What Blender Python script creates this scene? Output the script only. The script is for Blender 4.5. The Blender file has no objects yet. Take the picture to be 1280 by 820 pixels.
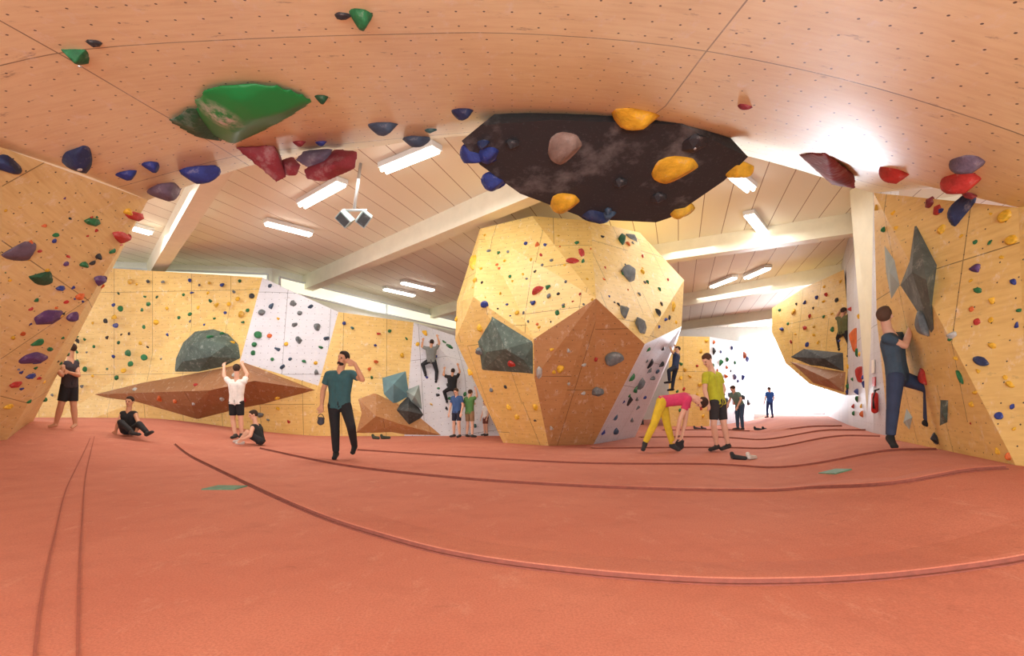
import bpy, bmesh, math, random
from mathutils import Vector, Matrix
from mathutils.bvhtree import BVHTree
random.seed(7)
F=640.; HZ=506.; CH=.88
# image pixel coordinates plus an estimated depth -> world metres
def P(px,py,d): return Vector(((px-640)/F*d, d, CH+(HZ-py)/F*d))
def sm(t):
    t=max(0,min(1,t)); return t*t*(3-2*t)
def floor_z(x,y):
    l=.5*sm((-x-5)/6)
    r=.32*sm((x-(.45*y+.2))/1.8)*sm((y-1.5)/3)
    return l+r
def floor_hit(px,py):
    d=1.0
    while d<60:
        p=P(px,py,d)
        if p.z<=floor_z(p.x,p.y): return Vector((p.x,p.y,floor_z(p.x,p.y)))
        d+=.02 if d<8 else .06
    return P(px,py,30)
COL=bpy.context.scene.collection
# ---------------------------------------------------------------- materials
def lin(c): return tuple(((v/255)/12.92 if v/255<.04045 else ((v/255+.055)/1.055)**2.4) for v in c)+(1,)
class NT:
    def __init__(s,name):
        s.m=bpy.data.materials.new(name); s.m.use_nodes=True; s.t=s.m.node_tree
        s.b=s.t.nodes['Principled BSDF']; s.n=s.t.nodes
    def add(s,ty,**kw):
        n=s.n.new(ty)
        for k,v in kw.items(): setattr(n,k,v)
        return n
    def l(s,a,b): s.t.links.new(a,b)
    def math(s,op,a,b=None):
        n=s.n.new('ShaderNodeMath'); n.operation=op
        for i,v in enumerate((a,b)):
            if v is None: continue
            if isinstance(v,(int,float)): n.inputs[i].default_value=v
            else: s.l(v,n.inputs[i])
        return n.outputs[0]
    def mix(s,f,a,b,bl='MIX'):
        n=s.n.new('ShaderNodeMix'); n.data_type='RGBA'; n.blend_type=bl
        for i,v in ((0,f),(6,a),(7,b)):
            if isinstance(v,(int,float,tuple)): n.inputs[i].default_value=v
            else: s.l(v,n.inputs[i])
        return n.outputs[2]
    def noise(s,vec,scale,detail=3,rough=.5):
        n=s.n.new('ShaderNodeTexNoise'); n.inputs['Scale'].default_value=scale; n.inputs['Detail'].default_value=detail; n.inputs['Roughness'].default_value=rough
        if vec is not None: s.l(vec,n.inputs['Vector'])
        return n.outputs['Fac']
    def ramp(s,f,a,b,ca=(0,0,0,1),cb=(1,1,1,1)):
        n=s.n.new('ShaderNodeValToRGB'); n.color_ramp.elements[0].position=a; n.color_ramp.elements[1].position=b
        n.color_ramp.elements[0].color=ca; n.color_ramp.elements[1].color=cb; s.l(f,n.inputs[0]); return n.outputs[0]
    def bump(s,h,st,dist=.01):
        n=s.n.new('ShaderNodeBump'); n.inputs['Strength'].default_value=st; n.inputs['Distance'].default_value=dist
        s.l(h,n.inputs['Height']); s.l(n.outputs[0],s.b.inputs['Normal'])
    def stretch(s,v,sc,rot):
        g=s.add('ShaderNodeMapping'); g.inputs['Scale'].default_value=sc; g.inputs['Rotation'].default_value=(0,0,rot); s.l(v,g.inputs[0]); return g.outputs[0]
def plywood(name,c1,c2,pw=1.22,ph=2.44,off=(0,0),dot=.2,rough=.45,grain=.5,dotr=.009,coat=0,scuff=.4):
    N=NT(name); uv=N.add('ShaderNodeTexCoord').outputs['UV']
    mp=N.add('ShaderNodeMapping'); mp.inputs['Location'].default_value=(off[0],off[1],0); N.l(uv,mp.inputs[0]); v=mp.outputs[0]
    br=N.add('ShaderNodeTexBrick'); br.offset=0; br.inputs['Scale'].default_value=1; br.inputs['Brick Width'].default_value=pw; br.inputs['Row Height'].default_value=ph
    br.inputs['Mortar Size'].default_value=.006; br.inputs['Mortar Smooth'].default_value=0
    br.inputs['Color1'].default_value=lin(c1); br.inputs['Color2'].default_value=lin(c2); br.inputs['Mortar'].default_value=tuple(x*.25 for x in lin(c2)[:3])+(1,)
    N.l(v,br.inputs['Vector'])
    n1=N.noise(N.stretch(v,(1.2,9,1),0),2.2,6,.6); n2=N.noise(v,1.1,4,.6)
    dk=tuple(x*y for x,y in zip(lin(c2)[:3],(.72,.58,.45)))+(1,)
    c=N.mix(N.math('MULTIPLY',N.ramp(n1,.42,.75),grain),br.outputs['Color'],dk)
    c=N.mix(N.math('MULTIPLY',N.ramp(n2,.45,.8),.35),c,tuple(min(1,x*1.2+.06) for x in lin(c1)[:3])+(1,))
    c=N.mix(N.math('MULTIPLY',N.ramp(N.noise(N.stretch(v,(2,7,1),.7),1.7,7,.75),.6,.7),scuff),c,(.16,.1,.06,1))
    c=N.mix(N.math('MULTIPLY',N.ramp(N.noise(N.stretch(v,(5,3,1),.4),1.3,8,.8),.55,.68),scuff),c,(.88,.82,.74,1))
    if dot:
        d=N.add('ShaderNodeVectorMath',operation='SCALE'); d.inputs['Scale'].default_value=1/dot; N.l(v,d.inputs[0])
        f=N.add('ShaderNodeVectorMath',operation='FRACTION'); N.l(d.outputs[0],f.inputs[0])
        s=N.add('ShaderNodeVectorMath',operation='SUBTRACT'); s.inputs[1].default_value=(.5,.5,0); N.l(f.outputs[0],s.inputs[0])
        sx=N.add('ShaderNodeSeparateXYZ'); N.l(s.outputs[0],sx.inputs[0])
        r2=N.math('ADD',N.math('MULTIPLY',sx.outputs[0],sx.outputs[0]),N.math('MULTIPLY',sx.outputs[1],sx.outputs[1]))
        dm=N.math('LESS_THAN',r2,(dotr/dot)**2)
        c=N.mix(dm,c,(.05,.035,.025,1))
    N.l(c,N.b.inputs['Base Color']); N.b.inputs['Roughness'].default_value=rough
    if coat:
        N.b.inputs['Coat Weight'].default_value=coat; N.l(N.ramp(n2,.2,.9,(.25,.25,.25,1),(.5,.5,.5,1)),N.b.inputs['Coat Roughness'])
    return N.m
def simple(name,c,rough=.5,metal=0,var=.15,scale=6,bump=0,emit=0):
    N=NT(name); co=N.add('ShaderNodeTexCoord').outputs['Object']
    n=N.noise(co,scale,4,.6); L=lin(c)
    N.l(N.mix(N.ramp(n,.3,.7),tuple(x*(1-var) for x in L[:3])+(1,),tuple(min(1,x*(1+var)) for x in L[:3])+(1,)),N.b.inputs['Base Color'])
    N.b.inputs['Roughness'].default_value=rough; N.b.inputs['Metallic'].default_value=metal
    if bump: N.bump(N.noise(co,scale*3,3),bump)
    if emit: N.b.inputs['Emission Color'].default_value=L; N.b.inputs['Emission Strength'].default_value=emit
    return N.m
M={}
M['roof']=plywood('birch_ply_roof',(238,224,184),(232,214,172),pw=5.0,ph=2.5,off=(3.5,1.05),rough=.4,coat=.5,grain=.4,dotr=.009,scuff=.7)
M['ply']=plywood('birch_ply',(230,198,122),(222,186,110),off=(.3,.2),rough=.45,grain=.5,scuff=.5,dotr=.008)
M['plyL']=plywood('birch_ply_warm',(230,210,150),(222,198,136),off=(.1,.6),pw=2.44,ph=1.8,rough=.48,grain=.5,scuff=.65)
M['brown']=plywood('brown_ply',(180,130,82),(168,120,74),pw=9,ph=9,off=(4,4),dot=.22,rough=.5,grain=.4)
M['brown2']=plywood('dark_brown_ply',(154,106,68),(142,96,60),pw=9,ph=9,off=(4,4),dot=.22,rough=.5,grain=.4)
M['white']=plywood('white_painted_panel',(208,208,216),(198,200,210),rough=.5,grain=.15)
M['wwall']=simple('white_plaster',(218,216,208),.7,var=.04)
def speck(name,c,c2,f=.5):
    N=NT(name); co=N.add('ShaderNodeTexCoord').outputs['Object']; L=lin(c)
    q=N.mix(N.ramp(N.noise(co,2.5,5,.7),.35,.7),tuple(x*.65 for x in L[:3])+(1,),tuple(x*1.35 for x in L[:3])+(1,))
    q=N.mix(N.math('MULTIPLY',N.ramp(N.noise(co,9,6,.8),.54,.64),f),q,lin(c2))
    N.l(q,N.b.inputs['Base Color']); N.b.inputs['Roughness'].default_value=.7; return N.m
M['vgrey']=speck('grey_green_volume',(78,94,86),(176,184,176),.4)
M['vlight']=simple('pale_grey_volume',(160,178,176),.7,var=.2,scale=2)
M['vteal']=simple('teal_volume',(104,146,158),.7,var=.2,scale=2)
M['vdark']=speck('dark_volume',(66,70,72),(150,150,146),.35)
M['vwall']=speck('grey_green_wall_volume',(88,96,90),(180,176,166),.35)
# black chalked volume
N=NT('black_chalked_volume'); co=N.add('ShaderNodeTexCoord').outputs['Object']
c=N.mix(N.math('MULTIPLY',N.ramp(N.noise(co,1.5,6,.65),.52,.76),.5),lin((44,48,52)),lin((176,176,176)))
c=N.mix(N.math('MULTIPLY',N.ramp(N.noise(co,30,3,.7),.6,.66),.15),c,lin((130,132,134)))
N.l(c,N.b.inputs['Base Color']); N.b.inputs['Roughness'].default_value=.65; N.bump(N.noise(co,60,2),.2,.004); M['vblack']=N.m
# carpet
N=NT('red_carpet'); co=N.add('ShaderNodeTexCoord').outputs['Object']
c=N.mix(N.ramp(N.noise(co,.6,5,.6),.35,.7),lin((194,116,94)),lin((208,134,110)))
c=N.mix(N.math('MULTIPLY',N.ramp(N.noise(co,2.3,8,.75),.5,.7),.35),c,lin((162,92,74)))
c=N.mix(N.math('MULTIPLY',N.ramp(N.noise(N.stretch(co,(2,4,1),.5),2.6,8,.8),.58,.68),.35),c,lin((124,70,58)))
c=N.mix(N.math('MULTIPLY',N.ramp(N.noise(N.stretch(co,(3,1.5,1),.9),1.4,8,.8),.55,.7),.35),c,lin((230,178,154)))
c=N.mix(N.math('MULTIPLY',N.ramp(N.noise(co,90,3,.8),.42,.62),.45),c,lin((158,88,70)))
N.l(c,N.b.inputs['Base Color']); N.b.inputs['Roughness'].default_value=.95; N.bump(N.noise(co,90,3),.2,.005); M['carpet']=N.m
M['seam']=simple('dark_carpet_seam',(132,72,60),.95,var=.15,scale=20)  # darker carpet tone paints the shadow line along each raised mat edge
M['seam2']=simple('thin_carpet_seam',(156,86,70),.95,var=.15,scale=20)
# ceiling planks
N=NT('white_ceiling_planks'); co=N.add('ShaderNodeTexCoord').outputs['Object']
mp=N.add('ShaderNodeMapping'); mp.inputs['Rotation'].default_value=(0,0,math.radians(-72)); N.l(co,mp.inputs[0])
br=N.add('ShaderNodeTexBrick'); br.inputs['Scale'].default_value=1; br.inputs['Brick Width'].default_value=60; br.inputs['Row Height'].default_value=.55; br.inputs['Mortar Size'].default_value=.01
br.inputs['Color1'].default_value=lin((244,242,224)); br.inputs['Color2'].default_value=lin((240,236,218)); br.inputs['Mortar'].default_value=lin((160,140,118)); N.l(mp.outputs[0],br.inputs['Vector'])
N.l(br.outputs['Color'],N.b.inputs['Base Color']); N.b.inputs['Roughness'].default_value=.6; M['ceil']=N.m
M['beam']=simple('painted_glulam',(236,232,210),.5,var=.05,scale=3)
M['lamp']=simple('fluorescent_tube',(255,250,240),.4,var=0,emit=10)
M['housing']=simple('white_enamel',(225,225,222),.4,var=.03)
N=NT('bright_daylight_glass'); co=N.add('ShaderNodeTexCoord').outputs['Object']
c=N.mix(N.ramp(N.noise(co,.55,5,.65),.38,.6),lin((206,226,240)),(1,1,1,1)); c=N.mix(N.math('MULTIPLY',N.ramp(N.noise(co,.9,4,.6),.54,.66),.35),c,lin((176,206,180)))
N.l(c,N.b.inputs['Emission Color']); N.b.inputs['Emission Strength'].default_value=2.6; N.b.inputs['Base Color'].default_value=(.6,.65,.7,1); N.b.inputs['Roughness'].default_value=.2; M['glass']=N.m
M['glassg']=simple('clerestory_glass',(250,250,222),.2,var=0,emit=.8)
M['frame']=simple('window_frame',(222,228,234),.5,var=.03)
M['black']=simple('black_plastic',(28,28,30),.5,var=.2)
M['metal']=simple('painted_steel',(190,190,188),.35,metal=.6,var=.05)
M['greenp']=simple('green_floor_plate',(90,132,106),.7,var=.2,scale=15)
M['red']=simple('red_enamel',(196,36,28),.3,var=.1)
M['paper']=simple('white_paper',(238,236,230),.7,var=.03)
HC={'yellow':(228,178,48),'green':(34,112,66),'dark green':(28,84,56),'blue':(40,58,134),'navy blue':(38,52,92),'red':(184,52,46),'maroon':(136,48,58),'black':(46,46,50),
 'grey':(112,118,120),'slate blue':(64,84,106),'orange':(214,104,46),'purple':(90,62,116),'taupe':(146,128,118),'pale grey':(182,182,178),'mauve':(104,90,108),'teal':(58,108,110)}
def resin(name,c):
    N=NT(name); co=N.add('ShaderNodeTexCoord').outputs['Object']; L=lin(c)
    q=N.mix(N.ramp(N.noise(co,2.6,5,.6),.3,.7),tuple(x*.6 for x in L[:3])+(1,),tuple(min(1,x*1.25) for x in L[:3])+(1,))
    q=N.mix(N.math('MULTIPLY',N.ramp(N.noise(co,1.9,6,.7),.56,.72),.45),q,(.62,.58,.55,1))
    N.l(q,N.b.inputs['Base Color']); N.b.inputs['Roughness'].default_value=.65; N.bump(N.noise(co,14,4),.25,.05); return N.m
HM={}
for k,c in HC.items(): HM[k]=resin(k.replace(' ','_')+'_resin',c)
N=NT('green_chalked_resin'); co=N.add('ShaderNodeTexCoord').outputs['Object']
sx=N.add('ShaderNodeVectorMath',operation='DISTANCE'); N.l(co,sx.inputs[0]); sx.inputs[1].default_value=(-.2,-.12,-.1)
f=N.math('MULTIPLY',N.ramp(sx.outputs['Value'],.08,.24,(1,1,1,1),(0,0,0,1)),N.ramp(N.noise(co,9,5,.7),.4,.62))
N.l(N.mix(f,lin((18,130,64)),lin((200,184,176))),N.b.inputs['Base Color']); N.b.inputs['Roughness'].default_value=.45; HM['chalked green']=N.m
# ---------------------------------------------------------------- mesh helpers
def tag(ob,label=None,cat=None,group=None,kind=None):
    if label: ob['label']=label
    if cat: ob['category']=cat
    if group: ob['group']=group
    if kind: ob['kind']=kind
    return ob
def set_uv(me):
    uvl=me.uv_layers.new(name='UVMap') if not me.uv_layers else me.uv_layers[0]
    for p in me.polygons:
        n=p.normal
        if abs(n.z)>.85: u=Vector((1,0,0)); v=Vector((0,1,0))
        else:
            u=Vector((0,0,1)).cross(n).normalized(); v=n.cross(u).normalized()
        for li in p.loop_indices:
            co=me.vertices[me.loops[li].vertex_index].co
            uvl.data[li].uv=(co.dot(u),co.dot(v))
SURF=[]; BV=[None]
def mk(name,verts,faces,mats,mi=None,surf=False,parent=None,smooth=False,base=None):
    me=bpy.data.meshes.new(name); me.from_pydata([tuple(v) for v in verts],[],faces)
    for m in mats: me.materials.append(m)
    me.update()
    if mi:
        for p,i in zip(me.polygons,mi): p.material_index=i
    set_uv(me)
    if smooth:
        for p in me.polygons: p.use_smooth=True
    if base is not None:
        for v in me.vertices: v.co-=base
    ob=bpy.data.objects.new(name,me); COL.objects.link(ob)
    if base is not None and parent is None: ob.location=base
    if parent: ob.parent=parent
    if surf:
        SURF.append(([Vector(v) for v in verts],[list(f) for f in faces],name)); BV[0]=None
    return ob
def hull_bm(pts):
    bm=bmesh.new()
    for p in pts: bm.verts.new(p)
    bmesh.ops.convex_hull(bm,input=bm.verts[:])
    bmesh.ops.delete(bm,geom=[v for v in bm.verts if not v.link_faces],context='VERTS')
    bmesh.ops.dissolve_limit(bm,angle_limit=math.radians(2),verts=bm.verts[:],edges=bm.edges[:])
    bmesh.ops.recalc_face_normals(bm,faces=bm.faces[:])
    return bm
def hull(pts):
    bm=hull_bm(pts)
    bm.verts.index_update(); V=[v.co.copy() for v in bm.verts]; Fc=[[v.index for v in f.verts] for f in bm.faces]; bm.free()
    return V,Fc
def rem(name,bm,vox,mats,parent,base,its=3):
    bmesh.ops.translate(bm,verts=bm.verts[:],vec=-base)
    me=bpy.data.meshes.new(name); bm.to_mesh(me); bm.free()
    ob=bpy.data.objects.new(name,me); COL.objects.link(ob)
    r=ob.modifiers.new('r','REMESH'); r.mode='VOXEL'; r.voxel_size=vox
    s=ob.modifiers.new('s','SMOOTH'); s.factor=.5; s.iterations=its
    dg=bpy.context.evaluated_depsgraph_get(); me2=bpy.data.meshes.new_from_object(ob.evaluated_get(dg))
    ob.modifiers.clear(); ob.data=me2; me2.name=name
    me2.materials.clear()
    for m in mats: me2.materials.append(m)
    for p in me2.polygons: p.use_smooth=True; p.material_index=0
    if parent: ob.parent=parent
    else: ob.location=base
    return ob
def cast(px,py,only=None):
    if BV[0] is None or only:
        vs=[];fs=[];nm=[]
        for v,f,n in SURF:
            if only and n not in only: continue
            o=len(vs); vs+=v
            for q in f:
                for i in range(1,len(q)-1): fs.append((q[0]+o,q[i]+o,q[i+1]+o)); nm.append(n)
        t=(BVHTree.FromPolygons(vs,fs),nm)
        if not only: BV[0]=t
    else: t=BV[0]
    o=Vector((0,0,CH)); dr=(P(px,py,1)-o).normalized()
    loc,nor,idx,dist=t[0].ray_cast(o,dr)
    if loc is None: return None
    if nor.dot(dr)>0: nor=-nor
    return loc,nor,t[1][idx]
def box(name,c,sz,mat,parent=None,rot=None,base=None):
    V=[];
    for x in(-.5,.5):
        for y in(-.5,.5):
            for z in(-.5,.5):
                v=Vector((x*sz[0],y*sz[1],z*sz[2]))
                if rot: v=rot@v
                V.append(v+Vector(c))
    Fc=[(0,1,3,2),(4,6,7,5),(0,4,5,1),(2,3,7,6),(0,2,6,4),(1,5,7,3)]
    return mk(name,V,Fc,[mat],parent=parent,base=base)
def cyl_between(bm,a,b,ra,rb,seg=12,sa=True,sb=True):
    a=Vector(a);b=Vector(b); d=b-a; L=d.length
    if L>1e-5:
        z=d/L; x=z.orthogonal().normalized(); y=z.cross(x)
        A=[];B=[]
        for i in range(seg):
            t=2*math.pi*i/seg; o=x*math.cos(t)+y*math.sin(t)
            A.append(bm.verts.new(a+o*ra)); B.append(bm.verts.new(b+o*rb))
        for i in range(seg):
            j=(i+1)%seg; bm.faces.new((A[i],A[j],B[j],B[i]))
        bm.faces.new(A[::-1]); bm.faces.new(B)
    if sa: ell(bm,a,(ra,)*3)
    if sb: ell(bm,b,(rb,)*3)
def ell(bm,c,r,R=None,sub=2):
    m=Matrix.Translation(Vector(c))
    if R: m=m@R.to_4x4()
    m=m@Matrix.Diagonal((r[0],r[1],r[2],1))
    bmesh.ops.create_icosphere(bm,subdivisions=sub,radius=1,matrix=m)
def from_bm(name,bm,mat,parent=None,base=None,smooth=True):
    me=bpy.data.meshes.new(name)
    if base is not None: bmesh.ops.translate(bm,verts=bm.verts[:],vec=-base)
    bmesh.ops.recalc_face_normals(bm,faces=bm.faces[:])
    bm.to_mesh(me); bm.free(); me.materials.append(mat)
    if smooth:
        for p in me.polygons: p.use_smooth=True
    ob=bpy.data.objects.new(name,me); COL.objects.link(ob)
    if parent: ob.parent=parent
    elif base is not None: ob.location=base
    return ob
# ---------------------------------------------------------------- floor
V=[];Fc=[]; nx=151; ny=141
for j in range(ny):
    for i in range(nx):
        x=-17+i*.25; y=-4+j*.25; V.append((x,y,floor_z(x,y)))
for j in range(ny-1):
    for i in range(nx-1):
        a=j*nx+i; Fc.append((a,a+1,a+nx+1,a+nx))
tag(mk('floor',V,Fc,[M['carpet']],smooth=True),'salmon red carpeted bouldering mat floor',kind='structure')
def smooth_line(pts,n=10):
    out=[]
    for i in range(len(pts)-1):
        p0=pts[max(0,i-1)];p1=pts[i];p2=pts[i+1];p3=pts[min(len(pts)-1,i+2)]
        for k in range(n):
            t=k/n
            out.append(.5*((2*p1)+(p2-p0)*t+(2*p0-5*p1+4*p2-p3)*t*t+(3*p1-p0-3*p2+p3)*t**3))
    out.append(pts[-1]); return out
def ridge(pxs,w,h,label,flat=False):
    g=[floor_hit(*p) for p in pxs]; g=smooth_line(g)
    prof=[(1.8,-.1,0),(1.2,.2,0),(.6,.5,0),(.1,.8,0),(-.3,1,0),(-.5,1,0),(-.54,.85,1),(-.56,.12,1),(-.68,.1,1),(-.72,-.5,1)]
    if flat: prof=[(.5,1,1),(-.5,1,1)]
    V=[];Fc=[];mi=[]; m=len(prof)
    for i,p in enumerate(g):
        t=(g[min(i+1,len(g)-1)]-g[max(i-1,0)]); t.z=0; t.normalize(); s=Vector((-t.y,t.x,0))
        if s.y<0: s=-s
        for a,b,c in prof:
            q=p+s*a*w; V.append((q.x,q.y,floor_z(q.x,q.y)+b*h+.004))
    for i in range(len(g)-1):
        for k in range(m-1):
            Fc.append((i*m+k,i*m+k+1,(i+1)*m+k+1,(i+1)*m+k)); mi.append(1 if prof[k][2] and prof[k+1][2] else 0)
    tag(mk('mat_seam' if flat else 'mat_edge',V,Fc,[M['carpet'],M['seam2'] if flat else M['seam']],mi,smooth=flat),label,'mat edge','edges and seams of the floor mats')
ridge([(225,556),(300,596),(400,640),(500,672),(600,695),(740,714),(880,723),(1000,723),(1150,712),(1280,690),(1400,660)],.15,.028,'long curved raised red carpet mat edge')
ridge([(330,561),(430,581),(560,596),(700,606),(850,612),(1000,611),(1130,602),(1245,585)],.14,.028,'raised red carpet mat edge curving to the wall')
ridge([(450,563),(700,578),(900,581),(1050,574),(1165,562)],.12,.024,'raised red carpet mat edge')
ridge([(740,561),(900,560),(1000,554),(1100,546)],.12,.026,'raised red carpet mat edge')
ridge([(800,547),(900,547),(1000,543),(1080,538)],.12,.028,'raised red carpet mat edge')
ridge([(830,538),(920,538),(1000,535),(1050,533)],.14,.032,'raised red carpet mat edge')
ridge([(118,546),(108,590),(102,660),(98,760),(97,860)],.01,.002,'thin seam between red carpet mats',True)
ridge([(113,548),(88,600),(66,680),(50,760),(40,860)],.01,.002,'thin seam between red carpet mats',True)
for px,py in((282,610),(1043,590)):
    c=floor_hit(px,py); bm=bmesh.new()
    w=22*c.y/F; d=.13 if py>600 else .17
    if px>1000: w*=.5
    pts=[(-w,-d),(w*.9,-d),(w,d*.8),(-w*.85,d)]
    lo=[bm.verts.new((c.x+a,c.y+b,floor_z(c.x+a,c.y+b)-.01)) for a,b in pts]; hi=[bm.verts.new((c.x+a*.96,c.y+b*.94,floor_z(c.x+a,c.y+b)+.012)) for a,b in pts]
    bm.faces.new(hi); bm.faces.new(lo[::-1])
    for i in range(4): bm.faces.new((lo[i],lo[(i+1)%4],hi[(i+1)%4],hi[i]))
    tag(from_bm('floor_patch',bm,M['greenp'],base=c,smooth=False),'green rectangular patch set in the red carpet mat','floor patch','green patches on the floor')
# ---------------------------------------------------------------- overhead roof
ep=[(185,250,7),(260,224,6.9),(330,203,6.8),(450,186,6.7),(545,173,6.6),(640,166,6.6),(760,166,6.6),(880,183,6.7),(980,207,6.8),(1060,232,6.9),(1092,241,7)]
edge=smooth_line([P(*e) for e in ep],4)
def quad3(a,b,c,s):
    return a*(2*(s-.5)*(s-1))+b*(-4*s*(s-1))+c*(2*s*(s-.5))
rows=[(None,0,0,0),(5.9,.13,.2,.4),(5.0,.29,.45,.98),(4,.44,.63,1.15),(3,.6,.85,1.3),(1.5,.8,1.12,1.4),(0,1.0,1.4,1.5),(-3,1.5,1.9,1.75)]
V=[];Fc=[];m=len(edge)
for y,a,b,c in rows:
    for e in edge:
        s=(e.x+5)/10; V.append(Vector((e.x*1.0,e.y if y is None else y,e.z-quad3(a,b,c,s))))
for j in range(len(rows)-1):
    for i in range(m-1): k=j*m+i; Fc.append((k,k+1,k+m+1,k+m))
ob=mk('climbing_overhang',V,Fc,[M['roof']],surf=True,smooth=True)
uvl=ob.data.uv_layers[0]
for p in ob.data.polygons:
    for li in p.loop_indices:
        co=ob.data.vertices[ob.data.loops[li].vertex_index].co; uvl.data[li].uv=(co.x,co.y)
so=ob.modifiers.new('thick','SOLIDIFY'); so.thickness=.06; so.offset=-1
tag(ob,'arched birch plywood climbing roof spanning the mats','climbing wall')
# ---------------------------------------------------------------- left wall
mL=[V[j*m] for j in range(len(rows))]
mR=[V[j*m+m-1] for j in range(len(rows))]
verts=[mL[0],mL[2],mL[4],mL[6], Vector((-11.6,12.3,.3)),Vector((-8.6,8.6,.1)),Vector((-7.4,5.5,0)),Vector((-7,0,0))]
tag(mk('wall_left',verts,[(0,1,5,4),(1,2,6,5),(2,3,7,6)],[M['plyL']],surf=True),'overhanging birch plywood climbing wall',kind='structure')
# right wall
verts=[mR[0],mR[2],mR[4],mR[6],P(1112,552,8.5),Vector((4.65,4.6,.1)),Vector((4.5,2.5,0)),Vector((4.5,0,0)),P(1096,400,7.8)]
tag(mk('wall_right',verts,[(0,8,5,1),(8,4,5),(1,5,6,2),(2,6,7,3)],[M['ply']],surf=True),'birch plywood climbing wall with holds',kind='structure')
# back-left climbing walls
A=[P(20,328,15.5),P(328,347,14.8),P(300,452,14.3),P(305,549,14.5),P(20,560,15.5),
   P(423,390,14.9),P(398,482,14.3),P(385,550,14.4),P(517,403,15.6),P(505,550,14.4),P(600,430,17),P(660,548,14.6)]
tag(mk('wall_back',A,[(0,4,3,2,1),(1,2,6,5),(2,3,7,6),(5,6,7,9,8),(8,9,11,10)],[M['ply'],M['white']],[0,1,0,0,1],surf=True),'angled plywood and white painted climbing wall',kind='structure')
# back upper walls / far walls
def wallstrip(name,pl,z0,z1,mat,surf=False):
    V=[];Fc=[]
    for x,y in pl: V+= [Vector((x,y,z0)),Vector((x,y,z1))]
    for i in range(len(pl)-1): Fc.append((2*i,2*i+2,2*i+3,2*i+1))
    return mk(name,V,Fc,[mat],surf=surf)
tag(wallstrip('wall_far',[(-17,15.8),(-8.1,17.3),(-2.9,26.6),(-2.9,30.5),(20,30.5)],0,5.6,M['wwall']),'white plastered hall wall',kind='structure')
tag(wallstrip('wall_side',[(18.6,30.5),(9.5,14.5),(7.2,10.2),(6.5,8.6)],0,5.6,M['white'],surf=True),'white painted side wall with holds',kind='structure')
tag(mk('wall_end',[P(836,420,21),P(887,421,21),P(887,536,21),P(836,536,21),P(942,430,29),Vector((13.7,29,0))],[(0,3,2,1),(1,2,5,4)],[M['ply'],M['white']],[0,1],surf=True),'plywood and white climbing wall at the hall end',kind='structure')
tag(mk('ceiling',[(-17,5,5.5),(20,5,5.5),(20,30.6,5.5),(-17,30.6,5.5)],[(0,3,2,1)],[M['ceil']]),'white painted plank ceiling',kind='structure')
# windows
def window(n,a,b,z0,z1,mat,off,label,nm=4):
    a=Vector((a[0],a[1],0));b=Vector((b[0],b[1],0)); t=(b-a).normalized(); nrm=Vector((t.y,-t.x,0))
    if nrm.y>0: nrm=-nrm
    a+=nrm*off;b+=nrm*off
    e=bpy.data.objects.new('window_%d'%n,None); e.location=(a+b)/2+Vector((0,0,z0)); COL.objects.link(e); tag(e,label,kind='structure')
    bs=e.location.copy()
    mk('pane',[a+Vector((0,0,z0)),b+Vector((0,0,z0)),b+Vector((0,0,z1)),a+Vector((0,0,z1))],[(0,1,2,3)],[mat],parent=e,base=bs)
    R=Matrix((t,nrm,Vector((0,0,1)))).transposed(); L=(b-a).length
    for i in range(nm+1):
        c=a+t*L*i/nm+nrm*.04; c.z=(z0+z1)/2; box('mullion',c,(.06,.06,z1-z0),M['frame'],parent=e,rot=R,base=bs)
    for z in(z0,z1)+((2.6,) if n==1 else ()):
        c=(a+b)/2+nrm*.04; c.z=z; box('rail',c,(L,.06,.06),M['frame'],parent=e,rot=R,base=bs)
window(1,(13.5,30.5),(18.5,30.5),.35,4.9,M['glass'],.1,'tall bright glazed shopfront window',3)
window(2,(-16,16),(-8.2,17.3),4.85,5.25,M['glassg'],.12,'long clerestory window strip',2)
window(3,(-8.0,17.4),(-3,26.5),4.75,5.2,M['glassg'],.12,'long clerestory window strip',2)
# beams
def beam(a,b,w=.35,h=.5,n=0):
    z=5.5-h; pa=P(a[0],a[1],(z-CH)/((HZ-a[1])/F)); pb=P(b[0],b[1],(z-CH)/((HZ-b[1])/F))
    t=(pb-pa).normalized(); pa-=t*.8; pb+=t*1.5
    s=Vector((-t.y,t.x,0)); R=Matrix((t,s,Vector((0,0,1)))).transposed()
    c=(pa+pb)/2; c.z=5.5-h/2
    tag(box('ceiling_beam',c,((pb-pa).length,w,h),M['beam'],rot=R,base=c),'cream painted laminated timber beam under the plank ceiling','beam','timber ceiling beams')
beam((375,367),(655,255)); beam((192,348),(262,236)); beam((800,332),(1095,290)); beam((850,384),(1040,352),.3,.5); beam((858,412),(975,398),.3,.45); beam((540,398),(760,340),.3,.45)
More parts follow.
